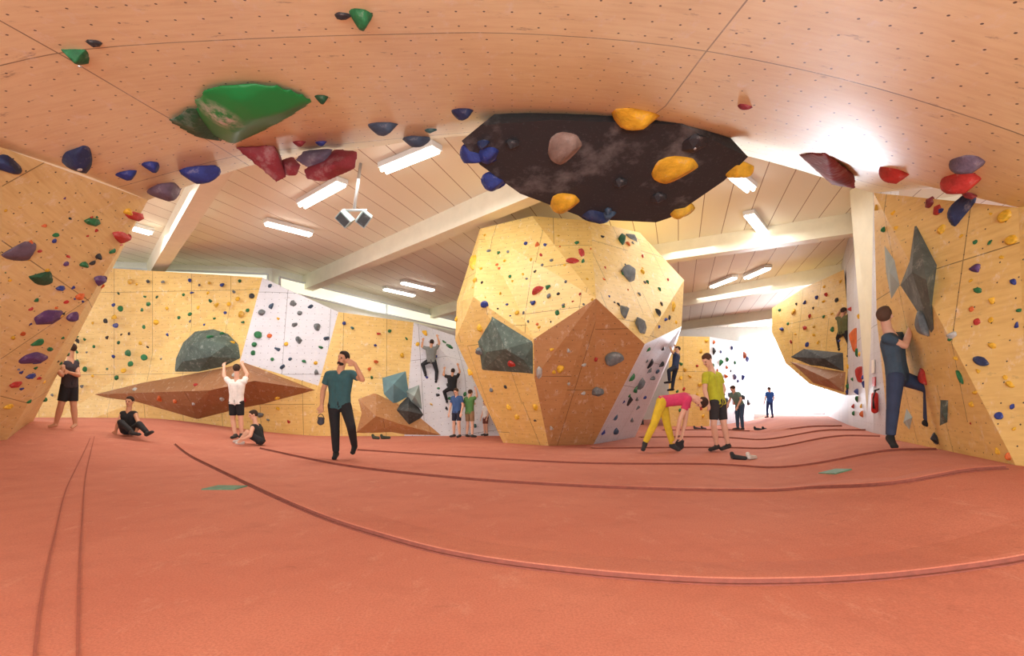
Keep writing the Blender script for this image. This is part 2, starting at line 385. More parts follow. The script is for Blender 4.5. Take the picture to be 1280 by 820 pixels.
# fluorescents
for a,b in [((480,214),(545,188)),((378,258),(427,231)),((333,280),(388,294)),((503,354),(541,363)),((481,362),(517,370)),((918,222),(938,238)),((936,270),(953,291)),((890,359),(918,348)),((933,348),(960,336)),((166,286),(188,292)),((600,330),(640,322))]:
    z=5.36; pa=P(a[0],a[1],(z-CH)/((HZ-a[1])/F)); pb=P(b[0],b[1],(z-CH)/((HZ-b[1])/F))
    t=(pb-pa).normalized(); s=Vector((-t.y,t.x,0)); R=Matrix((t,s,Vector((0,0,1)))).transposed(); c=(pa+pb)/2; L=(pb-pa).length
    e=bpy.data.objects.new('fluorescent_lamp',None); e.location=c; COL.objects.link(e)
    tag(e,'white glowing fluorescent lamp fixed under the plank ceiling','ceiling lamp','fluorescent ceiling lamps')
    box('housing',c+Vector((0,0,.08)),(L+.06,.26,.1),M['housing'],parent=e,rot=R,base=c)
    for q in(-.06,.06):
        bm=bmesh.new(); cyl_between(bm,pa+s*q,pb+s*q,.035,.035,10,False,False); from_bm('tube',bm,M['lamp'],parent=e,base=c)
    ld=bpy.data.lights.new('lamp_light','AREA'); ld.shape='RECTANGLE'; ld.size=max(min(L,1.8),1.2); ld.size_y=.24; ld.energy=34; ld.color=(1,.97,.92)
    lo=bpy.data.objects.new('lamp_light',ld); lo.location=(0,0,-.12); lo.parent=e; COL.objects.link(lo)
# ---------------------------------------------------------------- main boulder
b={ 'T1':(600,286,11.6),'T2':(665,270,11),'T3':(738,276,10.8),'T4':(800,291,12),'LM':(592,371,10.6),'L1':(571,378,11.6),'LL':(569,425,11.6),'M':(745,373,9.3),
 'N':(667,424,9.9),'Q':(668,472,10.1),'P1':(806,430,9.7),'R1':(855,350,12.2),'R2':(852,408,12),'B1':(630,556,11.9),'B2':(686,559,11.0),'B3':(741,557,11.4),'B4':(793,548,14)}
ks=list(b); V=[P(*b[k]) for k in ks]; ks+=['KT1','KT2','KL','KR','KB1','KB2']
V+=[Vector((-.4,15.5,4.9)),Vector((3.6,15.5,4.9)),Vector((-1.3,14.5,2.8)),Vector((5,15.5,2.8)),Vector((0,14.3,-.05)),Vector((2.6,15.5,-.05))]
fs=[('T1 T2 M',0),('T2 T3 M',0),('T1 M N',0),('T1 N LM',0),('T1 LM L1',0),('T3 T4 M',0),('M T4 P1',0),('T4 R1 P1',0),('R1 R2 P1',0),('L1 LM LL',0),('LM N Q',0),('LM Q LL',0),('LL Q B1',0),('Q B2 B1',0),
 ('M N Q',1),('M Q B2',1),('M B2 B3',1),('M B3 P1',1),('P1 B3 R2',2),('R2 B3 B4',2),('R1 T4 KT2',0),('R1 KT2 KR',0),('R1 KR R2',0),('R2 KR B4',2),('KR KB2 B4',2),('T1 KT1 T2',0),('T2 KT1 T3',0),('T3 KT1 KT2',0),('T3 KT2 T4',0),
 ('T1 L1 KT1',0),('L1 KL KT1',0),('L1 LL KL',0),('LL B1 KL',0),('B1 KB1 KL',0),('KT1 KL KR KT2',0),('KL KB1 KB2 KR',0),('B1 B2 B3 B4 KB2 KB1',0)]
Fc=[[ks.index(q) for q in f.split()] for f,_ in fs]
bs=Vector((1.2,12.5,0))
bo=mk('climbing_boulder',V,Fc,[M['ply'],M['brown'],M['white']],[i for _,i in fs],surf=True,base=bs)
bm=bmesh.new(); bm.from_mesh(bo.data); bmesh.ops.recalc_face_normals(bm,faces=bm.faces[:]); bm.to_mesh(bo.data); bm.free()
tag(bo,'huge faceted freestanding plywood climbing boulder with brown and white panels','climbing boulder')
# far-right leaning plywood mass
pts=[P(965,385,18),P(1005,360,16.5),P(1055,337,15),P(1063,430,14.4),P(1057,494,14.4),P(1012,480,16),P(982,454,17.2),P(965,415,18),Vector((10.4,16,4.7)),Vector((12.6,20,4.7)),Vector((10.4,16,1.2)),Vector((12.6,20,1.8))]
V,Fc=hull(pts); tag(mk('climbing_bulge',V,Fc,[M['ply']],surf=True,base=None),'leaning faceted plywood bulge on the white side wall','climbing wall')
# pillar
V,Fc=hull([P(1062,292,11),P(1090,292,10.2),P(1086,545,11),P(1106,548,10.2),P(1072,292,12),P(1104,292,11),P(1090,545,12),P(1116,548,11)])
V=[Vector((v.x,v.y,5.48 if v.z>3 else v.z)) for v in V]
tag(mk('pillar',V,Fc,[M['beam']],surf=True),'cream painted square pillar','pillar')
# ---------------------------------------------------------------- volumes
def volume(outline,apex,mat,label,only=None,sink=.03):
    pts=[];ns=Vector()
    for p in outline:
        h=cast(p[0],p[1],only)
        if h is None: continue
        pts.append(h[0]-h[1]*sink); ns+=h[1]
    if len(pts)<3: return
    ns.normalize()
    for px,py,hh in apex:
        h=cast(px,py,only)
        if h is None: continue
        o=Vector((0,0,CH)); pts.append(h[0]+(o-h[0]).normalized()*hh)
    V,Fc=hull(pts); c=sum(pts,Vector())/len(pts)
    tag(mk('climbing_volume',V,Fc,[M[mat]],surf=True,base=c),label,'climbing volume')
volume([(117,493),(220,468),(305,452),(396,488),(330,506),(246,527)],[(262,488,1.1),(318,476,.9),(180,490,.4),(240,508,.6)],'brown2','large brown plywood wedge volume jutting from the back wall',['wall_back'])
volume([(217,466),(219,448),(228,428),(243,414),(266,411),(284,417),(297,430),(301,448),(280,460),(245,468)],[(240,430,.4),(262,425,.45),(282,432,.4),(262,446,.5),(228,452,.3)],'vgrey','grey green faceted dome volume above the brown wedge',['wall_back'])
volume([(437,489),(470,492),(520,515),(556,545),(440,545)],[(470,520,.4),(500,530,.3)],'brown','brown plywood wedge volume at the wall foot',['wall_back'])
volume([(478,472),(508,463),(512,495),(492,505),(480,492)],[(492,480,.5)],'vteal','teal faceted volume on the back wall',['wall_back'])
volume([(493,512),(512,492),(530,518),(512,540)],[(510,514,.7)],'vdark','dark grey faceted pyramid volume',['wall_back'])
volume([(506,488),(524,480),(528,512),(512,505)],[(518,495,.6)],'vlight','pale grey faceted volume on the back wall',['wall_back'])
volume([(612,392),(667,426),(667,471),(600,466),(594,425)],[(632,436,.45),(608,440,.25),(655,450,.2)],'vgrey','dark grey faceted volume on the boulder',['climbing_boulder'])
volume([(981,446),(1000,434),(1056,440),(1057,466),(1010,458)],[(1030,448,.35)],'vdark','dark grey faceted volume under the plywood bulge',['climbing_bulge'])
volume([(982,450),(1010,457),(1058,464),(1056,492),(1013,479),(990,462)],[(1035,474,.5),(1008,463,.25)],'brown2','brown faceted volume at the bottom of the plywood bulge',['climbing_bulge'])
volume([(1141,272),(1170,328),(1168,442),(1118,362)],[(1140,340,.3),(1158,350,.3)],'vwall','tall grey green faceted volume on the plywood wall',['wall_right'])
volume([(1099,290),(1118,318),(1128,366),(1112,392),(1102,340)],[(1112,340,.2)],'vlight','pale blue grey faceted volume on the plywood wall',['wall_right'])
volume([(1171,493),(1186,492),(1184,535),(1170,541)],[(1177,515,.2)],'vgrey','small grey volume low on the wall',['wall_right'])
volume([(1130,502),(1142,520),(1136,545),(1124,530)],[(1133,525,.2)],'vlight','small grey volume low on the wall',['wall_right'])
# black roof volume
def bvp(px,py):
    t=(HZ-py)/F; return P(px,py,4.395/(t+.233))
o=[(577,176),(600,157),(690,150),(850,156),(935,196),(905,226),(838,272),(820,278),(735,274),(650,242),(600,206)]
pts=[bvp(*q) for q in o]+[Vector((-.2,6.5,4.36)),Vector((2.2,6.5,4.28)),Vector((-.1,5.8,4.25)),Vector((2.2,5.8,4.2))]
V,Fc=hull(pts); c=sum(pts,Vector())/len(pts)
bv=mk('climbing_volume',V,Fc,[M['vblack']],surf=True,base=c); tag(bv,'large black chalk-marked polygonal volume hanging from the roof','climbing volume')
SURF[-1]=(SURF[-1][0],SURF[-1][1],'black_volume'); BV[0]=None
# ---------------------------------------------------------------- holds
def hold_mesh(seed,kind):
    rnd=random.Random(seed); bm=bmesh.new(); bmesh.ops.create_icosphere(bm,subdivisions=3 if kind!='facet' else 1,radius=.5)
    ax=[Vector((rnd.uniform(-1,1),rnd.uniform(-1,1),rnd.uniform(-.2,1))).normalized() for _ in range(6)]
    lim=[rnd.uniform(.22,.4) for _ in ax]
    sx=rnd.uniform(-.25,.25)
    for v in bm.verts:
        for a,l in zip(ax,lim):
            dd=v.co.dot(a)
            if dd>l: v.co-=a*(dd-l)*(.9 if kind!='facet' else .4)
        if kind=='pinch': v.co.y*=.6+.5*abs(v.co.x)
        if kind=='drop': v.co.y*=1.05-(v.co.x+.5)*.75; v.co.z*=1.2-(v.co.x+.5)*.5
        if kind=='jug':
            v.co.z+=.12*math.cos(v.co.y*5)
        v.co.x+=sx*v.co.z
        v.co.z=max(v.co.z,-.02)*1.0
    bmesh.ops.remove_doubles(bm,verts=bm.verts[:],dist=.0005)
    me=bpy.data.meshes.new('hold_'+kind); bm.to_mesh(me); bm.free()
    for p in me.polygons: p.use_smooth=(kind!='facet')
    me.materials.append(HM['grey']); return me
HB=[hold_mesh(i,k) for i,k in enumerate(['blob','facet','pinch','drop','jug','blob','facet','drop','jug','blob'])]
bm=bmesh.new(); bmesh.ops.create_cone(bm,cap_ends=True,segments=10,radius1=.05,radius2=.04,depth=.03); BOLT=bpy.data.meshes.new('bolt'); bm.to_mesh(BOLT); bm.free(); BOLT.materials.append(M['metal'])
DESC={'climbing_overhang':'the arched plywood roof','wall_left':'the overhanging plywood wall','wall_right':'the tall plywood wall','wall_back':'the back climbing wall','climbing_boulder':'the faceted plywood boulder',
 'black_volume':'the black roof volume','climbing_bulge':'the leaning plywood bulge','wall_side':'the white side wall','wall_end':'the wall at the hall end','climbing_volume':'an angular volume','pillar':'the white pillar'}
STUFF=[None]
def hold(px,py,w,h,col,kind=None,rot=0,only=None,prot=None,bolt=False,at=None):
    r=at or cast(px,py,only)
    if r is None: return None
    loc,n,nm=r; d=loc.y
    if nm=='pillar': return None
    right=Vector((1,0,0)); x=(right-n*right.dot(n)); x.normalize(); y=n.cross(x)
    if rot: x,y=(x*math.cos(rot)+y*math.sin(rot)),(y*math.cos(rot)-x*math.sin(rot))
    W=w*d/F; H=h*d/F; z=prot if prot else .9*min(W,H)
    view=(loc-Vector((0,0,CH))).normalized(); fs=max(.45,abs(view.dot(n)))
    me=HB[kind if kind is not None else random.randrange(len(HB))]
    R=Matrix((x*W*1.1,y*min(H/fs**.5,W*2.5)*1.1,n*z*1.3)).transposed().to_4x4()
    mw=Matrix.Translation(loc-n*.004)@R
    if STUFF[0] is not None:
        STUFF[0].append((me,mw,col)); return
    ob=bpy.data.objects.new('climbing_hold',me); COL.objects.link(ob)
    ob.matrix_world=mw
    ob.material_slots[0].link='OBJECT'; ob.material_slots[0].material=HM[col]
    tag(ob,f'{col} resin climbing hold bolted to {DESC.get(nm,"the wall")}','climbing hold',f'climbing holds on {DESC.get(nm,"the wall")}')
    if bolt:
        bo=bpy.data.objects.new('bolt',BOLT); COL.objects.link(bo); bo.parent=ob; bo.location=(0,0,.44)
    return ob
def shard(outline,apex,col,label,only=None,dd=6.6,its=10,sink=.01):
    pts=[]
    for p in outline:
        h=cast(p[0],p[1],only)
        pts.append(h[0]-h[1]*sink if h else P(p[0],p[1],dd))
    for px,py,hh in apex:
        h=cast(px,py,only)
        if h: pts.append(h[0]+(Vector((0,0,CH))-h[0]).normalized()*hh*.5+h[1]*hh*.5)
        else: pts.append(P(px,py,dd-hh))
    bm=hull_bm(pts); c=sum(pts,Vector())/len(pts)
    tag(rem('climbing_hold',bm,.022,[HM[col]],None,c,its),label,'climbing hold','climbing holds on the arched plywood roof')
RO=['climbing_overhang']
shard([(250,108),(272,101),(300,98),(345,101),(375,111),(396,123),(362,146),(330,163),(290,180),(262,167),(243,142),(240,122)],[(270,135,.26),(290,148,.3),(315,128,.3),(345,126,.24),(370,122,.14),(300,112,.2),(295,165,.15)],'chalked green','large bright green teardrop climbing hold with chalk patch on roof',RO,sink=-.02,its=14)
shard([(203,146),(225,134),(250,128),(262,150),(282,176),(240,168)],[(240,150,.16),(222,148,.1),(255,165,.14)],'dark green','dark green wing shaped climbing hold on plywood roof',RO,sink=-.02)
shard([(290,184),(343,181),(352,196),(359,222),(345,229)],[(338,202,.25)],'maroon','dark maroon wedge climbing hold at roof edge',RO)
shard([(366,200),(378,188),(418,184),(414,208),(385,212)],[(398,197,.2)],'mauve','dusky purple climbing hold at roof edge',RO)
shard([(376,212),(420,186),(451,187),(446,212),(404,230),(380,226)],[(418,206,.3)],'maroon','large maroon lumpy climbing hold at roof edge',RO)
shard([(348,200),(366,194),(378,206),(372,222),(356,222)],[(362,208,.15)],'maroon','small maroon climbing hold at roof edge',RO)
shard([(994,192),(1030,189),(1070,220),(1071,237),(1040,232)],[(1045,212,.25)],'maroon','long dark red wedge climbing hold on plywood roof',RO,its=5)
BVs=['black_volume']
man=[(95,66,36,32,'green',2,.5),(117,53,20,12,'black',1,0),(453,20,30,26,'green',0,0),(428,19,24,12,'black',1,0),(403,122,18,13,'dark green',0,0),(480,157,40,20,'slate blue',0,0),(579,139,30,18,'navy blue',0,0),(518,173,36,15,'slate blue',4,0),(538,162,18,9,'teal',1,0),
(632,156,48,22,'blue',4,0),(484,183,18,7,'slate blue',0,0),(5,203,24,34,'navy blue',0,0),(93,195,64,34,'navy blue',3,.5),(160,217,28,13,'blue',0,0),(190,206,20,16,'blue',0,0),(247,214,48,22,'blue',4,0),(207,236,44,24,'mauve',0,.4),(375,178,18,9,'maroon',0,0),(310,212,28,12,'red',0,0),(402,178,16,8,'blue',0,0),
(795,142,62,34,'yellow',0,0),(932,133,20,8,'maroon',0,0),(1013,220,30,18,'maroon',0,0),(1120,214,32,26,'red',0,0),(1135,243,48,32,'purple',0,0),(1203,225,34,32,'red',0,0),(1211,203,34,26,'mauve',0,0),(1202,263,46,22,'navy blue',4,0),(1213,243,20,10,'maroon',0,0),(1162,253,14,10,'maroon',0,0),(1172,262,14,10,'red',0,0)]
for t in man: hold(*t[:6],rot=t[6],only=['climbing_overhang','wall_right','wall_left'],bolt=t[2]>28)
for t in [(707,184,44,44,'taupe',0,0),(845,211,58,38,'yellow',0,0),(707,253,38,30,'yellow',0,0),(775,227,20,14,'black',1,0),(823,246,22,16,'black',1,0),(868,178,34,28,'black',1,0),(760,262,10,8,'slate blue',1,0),(640,178,20,12,'black',1,0)]:
    hold(*t[:6],rot=t[6],only=BVs,prot=.16,bolt=t[2]>28)
def edge_hold(px,py,w,h,col,k):
    p=bvp(px,py); n=Vector((0,-.55,-.83)); hold(px,py,w,h,col,k,0,prot=.2,at=(p+Vector((0,0,.03)),n,'black_volume'))
for t in [(612,192,32,28,'blue',0),(590,196,28,28,'blue',5),(618,229,32,22,'blue',0),(605,180,20,14,'navy blue',0),(742,270,40,24,'navy blue',4),(762,268,22,14,'slate blue',0),(853,265,30,20,'yellow',0),(925,214,32,28,'yellow',5)]: edge_hold(*t)
LW=['wall_left']
for t in [(27,314,30,36,'mauve'),(52,346,26,40,'dark green'),(62,396,26,30,'purple'),(42,447,22,26,'purple'),(168,270,14,36,'red'),(152,296,14,26,'red'),(115,277,13,20,'green'),(47,428,12,12,'green'),(92,395,14,12,'purple'),(160,264,10,10,'yellow'),(125,350,14,16,'purple'),(122,320,9,10,'black'),(105,330,9,9,'green'),(38,470,10,10,'blue'),(20,480,10,12,'red'),(100,370,10,10,'orange'),(10,508,9,10,'yellow'),(55,500,8,8,'green'),(75,360,9,10,'blue')]:
    hold(*t,only=LW,prot=.1)
for t in [(785,343,26,18,'grey'),(800,408,20,18,'grey'),(780,390,14,14,'grey'),(768,449,22,18,'grey'),(747,489,18,14,'grey'),(672,362,18,12,'red'),(640,455,10,8,'red'),(701,461,10,10,'yellow'),(606,381,10,8,'blue'),(716,327,16,8,'red'),(727,316,8,14,'red'),(593,327,12,18,'yellow'),(600,438,14,12,'grey'),(800,478,12,14,'grey'),(812,455,8,14,'black'),(787,500,10,20,'black'),(600,410,8,8,'yellow'),(674,466,8,20,'pale grey'),(790,297,22,10,'grey'),(777,300,12,14,'dark green'),(841,383,8,10,'yellow')]:
    hold(*t,only=['climbing_boulder','climbing_volume'])
for t in [(1228,452,10,30,'navy blue'),(1190,420,12,10,'pale grey'),(1156,403,22,26,'grey'),(1240,375,10,12,'yellow'),(1222,363,8,12,'green'),(1258,270,16,14,'yellow'),(1266,300,12,14,'yellow'),(1266,352,8,12,'blue'),(1220,335,10,16,'purple'),(1177,287,14,10,'yellow'),(1155,470,14,16,'red'),(1240,432,8,12,'yellow'),(1200,470,9,14,'green'),(1262,480,8,12,'yellow'),(1250,520,9,10,'blue'),(1262,572,10,10,'orange'),(1215,505,9,9,'yellow'),(1222,402,8,8,'red'),(1170,548,16,12,'black')]:
    hold(*t,only=['wall_right','climbing_volume'])
for t in [(1070,424,16,30,'orange'),(1077,466,16,26,'red'),(1072,440,6,8,'green'),(1074,395,6,8,'yellow'),(1080,480,6,8,'blue')]: hold(*t,only=['wall_side'])
def inpoly(x,y,p):
    c=False
    for i in range(len(p)):
        (x1,y1),(x2,y2)=p[i],p[i-1]
        if (y1>y)!=(y2>y) and x<(x2-x1)*(y-y1)/(y2-y1)+x1: c=not c
    return c
def scatter(poly,n,smin,smax,cols,seed,md=11):
    rnd=random.Random(seed); pts=[];tr=0
    xs=[p[0] for p in poly]; ys=[p[1] for p in poly]
    while len(pts)<n and tr<4000:
        tr+=1; x=rnd.uniform(min(xs),max(xs)); y=rnd.uniform(min(ys),max(ys))
        if inpoly(x,y,poly) and all((x-a)**2+(y-b_)**2>md*md for a,b_ in pts):
            pts.append((x,y)); s=rnd.uniform(smin,smax); hold(x,y,s,s*rnd.uniform(.7,1.2),rnd.choice(cols),rnd.randrange(10),rnd.uniform(0,3))
scatter([(170,262),(150,330),(50,520),(5,530),(5,260),(60,240)],20,4,7,['green','yellow','red','blue','purple','orange','black'],1,18)
scatter([(335,355),(418,392),(396,475),(312,448)],24,4,9,['grey','grey','green','yellow','slate blue','orange'],3)
scatter([(425,395),(512,406),(505,460),(440,480),(405,480)],14,4,7,['blue','green','red','orange','yellow','teal'],4)
scatter([(300,500),(395,492),(430,500),(430,535),(320,538)],8,4,7,['yellow','red','grey'],6)
scatter([(150,490),(290,465),(370,485),(250,518)],9,4,7,['pale grey','pale grey','red','orange'],7)
scatter([(600,292),(790,295),(845,345),(845,405),(805,425),(745,373),(667,420),(590,365)],44,3,7,['yellow','yellow','red','black','blue','green','grey','orange'],8)
scatter([(570,395),(592,385),(600,470),(668,476),(682,545),(635,545),(585,470)],8,5,9,['yellow','grey','yellow','black'],9)
scatter([(672,425),(745,378),(800,430),(742,540),(690,545)],9,5,8,['pale grey','pale grey','yellow','red'],10)
scatter([(848,412),(805,440),(750,545),(785,543)],18,5,9,['grey','black','blue','slate blue','green'],11,9)
scatter([(1175,250),(1275,275),(1275,575),(1190,550),(1175,440)],22,4,8,['yellow','green','yellow','orange','blue','red'],12,18)
STUFF[0]=[]
scatter([(168,266),(150,330),(60,500),(10,525),(5,240),(60,230)],34,3,6,['green','yellow','red','blue','purple','orange','black'],31,10)
scatter([(600,292),(790,295),(848,345),(845,405),(805,425),(745,373),(667,420),(590,365)],40,3,5,['yellow','yellow','red','black','blue','green','grey','orange'],38,8)
scatter([(150,345),(325,350),(300,440),(230,410),(200,455),(60,500),(90,430)],74,3,7,['yellow','green','green','dark green','blue','grey','yellow','black'],2,9)
scatter([(518,410),(568,430),(590,500),(600,540),(535,520)],20,4,7,['blue','green','black','yellow','teal'],5,8)
scatter([(1095,255),(1135,275),(1100,300)],4,6,9,['green','yellow'],13,14)
scatter([(968,388),(1052,345),(1058,430),(1000,432),(985,440),(970,415)],26,3,6,['yellow','red','blue','green','yellow','black'],14,9)
scatter([(840,425),(885,425),(885,520),(845,520)],16,4,6,['yellow','green','red'],15,8)
scatter([(890,425),(935,435),(935,520),(890,520)],30,4,8,['blue','black','green','orange'],16,6)
scatter([(1058,340),(1084,345),(1086,525),(1060,520)],18,4,8,['red','orange','yellow','green','blue'],17,7)
L=STUFF[0]; STUFF[0]=None
cols=sorted({c for _,_,c in L}); V=[];Fc=[];mi=[]
for me,mw,c in L:
    o=len(V); V+=[mw@v.co for v in me.vertices]
    for p in me.polygons: Fc.append([o+i for i in p.vertices]); mi.append(cols.index(c))
tag(mk('small_climbing_holds',V,Fc,[HM[c] for c in cols],mi,smooth=True),'many small coloured resin holds scattered over the climbing walls','climbing holds',kind='stuff')
# ---------------------------------------------------------------- people
SK=[simple('skin_light',(222,174,148),.55,var=.06,scale=10),simple('skin_tan',(200,148,116),.55,var=.06,scale=10)]
EYE=simple('eye_dark',(40,28,24),.3,var=.05); LIP=simple('lip',(170,90,80),.5,var=.05)
CM={}
def cloth(c):
    if c not in CM: CM[c]=simple('fabric_%d_%d_%d'%c,c,.9,var=.14,scale=9,bump=.35)
    return CM[c]
def hand(bm,W,dr,n,k,side):
    dr=dr.normalized(); n=(n-dr*n.dot(dr)); n=n.normalized() if n.length>1e-3 else dr.orthogonal().normalized()
    ac=dr.cross(n)*side
    for i,(L) in enumerate((.068,.078,.073,.058)):
        r0=W+dr*.088*k+ac*(i-1.5)*-.0215*k
        cyl_between(bm,W+ac*(i-1.5)*-.010*k,r0,.019*k,.0135*k,8)
        a=r0+(dr*.62+n*.22)*L*k; c=a+(dr*.25+n*.38)*L*k
        cyl_between(bm,r0,a,.0105*k,.0098*k,8); cyl_between(bm,a,c,.0098*k,.0085*k,8)
    t0=W+dr*.025*k+ac*.022*k; t1=t0+(dr*.03+ac*.03+n*.008)*k; t2=t1+(dr*.032+n*.014+ac*.006)*k
    cyl_between(bm,t0,t1,.016*k,.012*k,8); cyl_between(bm,t1,t2,.012*k,.010*k,8)
def person(J,k,face,label,top=None,bottom=None,shoe=(35,35,38),hair=(50,36,28),skin=0,vox=.0085,ground=True,sleeve=.6,leg='pants',beard=None,hn=None,hand_dirs={},hairlen=0):
    J={a:Vector(v) for a,v in J.items()}
    if ground:
        low=min(('tl','tr','al','ar','hl','hr'),key=lambda q:J[q].z-floor_z(J[q].x,J[q].y)-({'t':.04,'a':.05,'h':.11}[q[0]])*k)
        dz=J[low].z-floor_z(J[low].x,J[low].y)-{'t':.04,'a':.05,'h':.11}[low[0]]*k
        for q in J: J[q].z-=dz
    mh=(J['hl']+J['hr'])/2; ms=(J['sl']+J['sr'])/2; base=Vector((mh.x,mh.y,min(v.z for v in J.values())-.03*k))
    up=(J['head']-J['neck']).normalized(); f=Vector(face).normalized(); f=(f-up*f.dot(up)).normalized(); rt=f.cross(up)
    R=Matrix((rt,f,up)).transposed(); H=J['head']
    def hp(x,y,z): return H+(rt*x+f*y+up*z)*k
    bfw=(J['sr']-J['sl']).cross(ms-mh).normalized()
    def torso(bm,g,ext=0):
        cyl_between(bm,J['sl'].lerp(ms,.12),J['sr'].lerp(ms,.12),.058*k+g,.058*k+g)
        for s,h in(('sl','hl'),('sr','hr')):
            a=ms.lerp(J[s],.5)+(mh-ms).normalized()*.07*k; c=mh.lerp(J[h],.75); w=a.lerp(c,.6).lerp((ms+mh)/2,.12)
            cyl_between(bm,a,w,.098*k+g,.086*k+g); cyl_between(bm,w,c+(mh-ms).normalized()*ext,.086*k+g,.096*k+g,12,True,ext==0)
        cyl_between(bm,ms+(mh-ms).normalized()*.09*k,mh,.105*k+g,.097*k+g)
    bm=bmesh.new(); torso(bm,0)
    cyl_between(bm,ms+up*.0,J['neck'],.075*k,.057*k); cyl_between(bm,J['neck'],hp(0,-.01,-.05),.057*k,.055*k)
    ell(bm,hp(0,0,.022),(.075*k,.094*k,.098*k),R,3); ell(bm,hp(0,.022,-.048),(.056*k,.066*k,.064*k),R); ell(bm,hp(0,.068,-.095),(.026*k,.022*k,.02*k),R)
    cyl_between(bm,hp(0,.092,.015),hp(0,.112,-.022),.009*k,.015*k,8); ell(bm,hp(0,.09,.028),(.05*k,.012*k,.012*k),R)
    for s in(-1,1): ell(bm,hp(.077*s,-.005,-.005),(.012*k,.022*k,.032*k),R)
    for s in 'lr':
        cyl_between(bm,J['s'+s],J['e'+s],.052*k,.041*k); cyl_between(bm,J['e'+s],J['e'+s].lerp(J['w'+s],.3),.041*k,.043*k); cyl_between(bm,J['e'+s].lerp(J['w'+s],.3),J['w'+s],.043*k,.027*k)
        hd=Vector(hand_dirs[s]) if s in hand_dirs else (J['w'+s]-J['e'+s])
        hand(bm,J['w'+s],hd,Vector(hn) if hn else bfw,k,1 if s=='l' else -1)
        cyl_between(bm,mh.lerp(J['h'+s],.9),J['k'+s],.086*k,.056*k); c=J['k'+s].lerp(J['a'+s],.3)
        cyl_between(bm,J['k'+s],c,.054*k,.058*k); cyl_between(bm,c,J['a'+s],.058*k,.036*k)
        cyl_between(bm,J['a'+s]-Vector((0,0,.03*k)),J['t'+s],.042*k,.032*k)
    body=rem('person',bm,vox*k,[SK[skin],EYE,LIP],None,base,2)
    e1,e2=hp(.03,.088,.004)-base,hp(-.03,.088,.004)-base; mo=hp(0,.088,-.056)-base
    for p in body.data.polygons:
        c=p.center
        if (c-e1).length<.0125*k or (c-e2).length<.0125*k: p.material_index=1
        dm=c-mo
        if abs(dm.dot(up))<.008*k and abs(dm.dot(rt))<.025*k and dm.length<.04*k: p.material_index=2
    tag(body,label,'person')
    if hair:
        bm=bmesh.new(); ell(bm,hp(0,-.014,.036),(.084*k,.098*k,.1*k),R,3); ell(bm,hp(0,.02,.085),(.06*k,.07*k,.045*k),R)
        if hairlen: ell(bm,hp(0,-.06,-.06),(.065*k,.05*k,.11*k),R)
        rem('hair',bm,.012*k,[cloth(hair)],body,base,1)
    if beard:
        bm=bmesh.new(); ell(bm,hp(0,.035,-.082),(.056*k,.06*k,.04*k),R); rem('beard',bm,.01*k,[cloth(beard)],body,base,1)
    if top:
        bm=bmesh.new(); torso(bm,.014*k,.05*k)
        if sleeve:
            for s in 'lr': cyl_between(bm,J['s'+s],J['s'+s].lerp(J['e'+s],sleeve),.068*k,.064*k,14,True,False)
        rem('shirt',bm,.012*k,[cloth(top)],body,base,2)
    if bottom:
        bm=bmesh.new()
        cyl_between(bm,mh.lerp(J['hl'],.75),mh.lerp(J['hr'],.75),.106*k,.106*k)
        cyl_between(bm,mh,mh.lerp(ms,.2),.11*k,.11*k,14,True,False)
        for s in 'lr':
            if leg=='shorts': cyl_between(bm,mh.lerp(J['h'+s],.95),J['h'+s].lerp(J['k'+s],.78),.1*k,.08*k,14,True,False)
            else:
                cyl_between(bm,mh.lerp(J['h'+s],.95),J['k'+s],.1*k,.07*k); cyl_between(bm,J['k'+s],J['a'+s].lerp(J['k'+s],.06),.072*k,.054*k,14,True,False)
        rem('shorts' if leg=='shorts' else 'trousers',bm,.012*k,[cloth(bottom)],body,base,2)
    if shoe:
        for s in 'lr':
            bm=bmesh.new(); a=J['a'+s]-Vector((0,0,.03*k)); t=J['t'+s]; back=(a-t).normalized()
            cyl_between(bm,a+back*.03*k,t,.048*k,.038*k); cyl_between(bm,a+Vector((0,0,.03*k)),a,.048*k,.05*k); ell(bm,t,(.045*k,.05*k,.035*k))
            rem('shoe',bm,.012*k,[cloth(shoe)],body,base,2)
    return body
def PJ(d,**kw): return {a:P(v[0],v[1],d+(v[2] if len(v)>2 else 0)) for a,v in kw.items()}
person(PJ(8.2,head=(429,452),neck=(426,464),sl=(411,472),sr=(440,471),el=(404,491,.05),wl=(402,510,-.05),er=(453,478,-.15),wr=(444,459,-.22),hl=(417,510),hr=(432,510),kl=(419,542,-.05),kr=(439,537,-.2),al=(420,569,.05),ar=(443,560,.2),tl=(418,576,-.12),tr=(441,569,.12)),
 1.0,(-.35,-1,-.05),'bearded person in teal t-shirt and black trousers walking, hand raised',(52,92,98),(30,30,34),(28,28,30),(40,28,24),1,.0075,beard=(40,28,24),hand_dirs={'r':(-.9,.1,.45)},leg='pants')
person(PJ(9.7,head=(884,449,-.05),neck=(889,460),sl=(898,468,.16),sr=(882,468,-.16),el=(905,486,.15),wl=(899,500,-.05),er=(881,487,-.22),wr=(885,502,-.3),hl=(901,502,.1),hr=(893,502,-.1),kl=(905,530,.05),kr=(892,530,-.12),al=(910,555,.1),ar=(896,556,0),tl=(902,560,0),tr=(888,561,-.1)),
 1.0,(-.85,-.45,-.4),'person in yellow-green t-shirt and dark shorts standing, looking down',(186,188,48),(50,48,50),(50,48,48),(80,50,34),0,.008,leg='shorts')
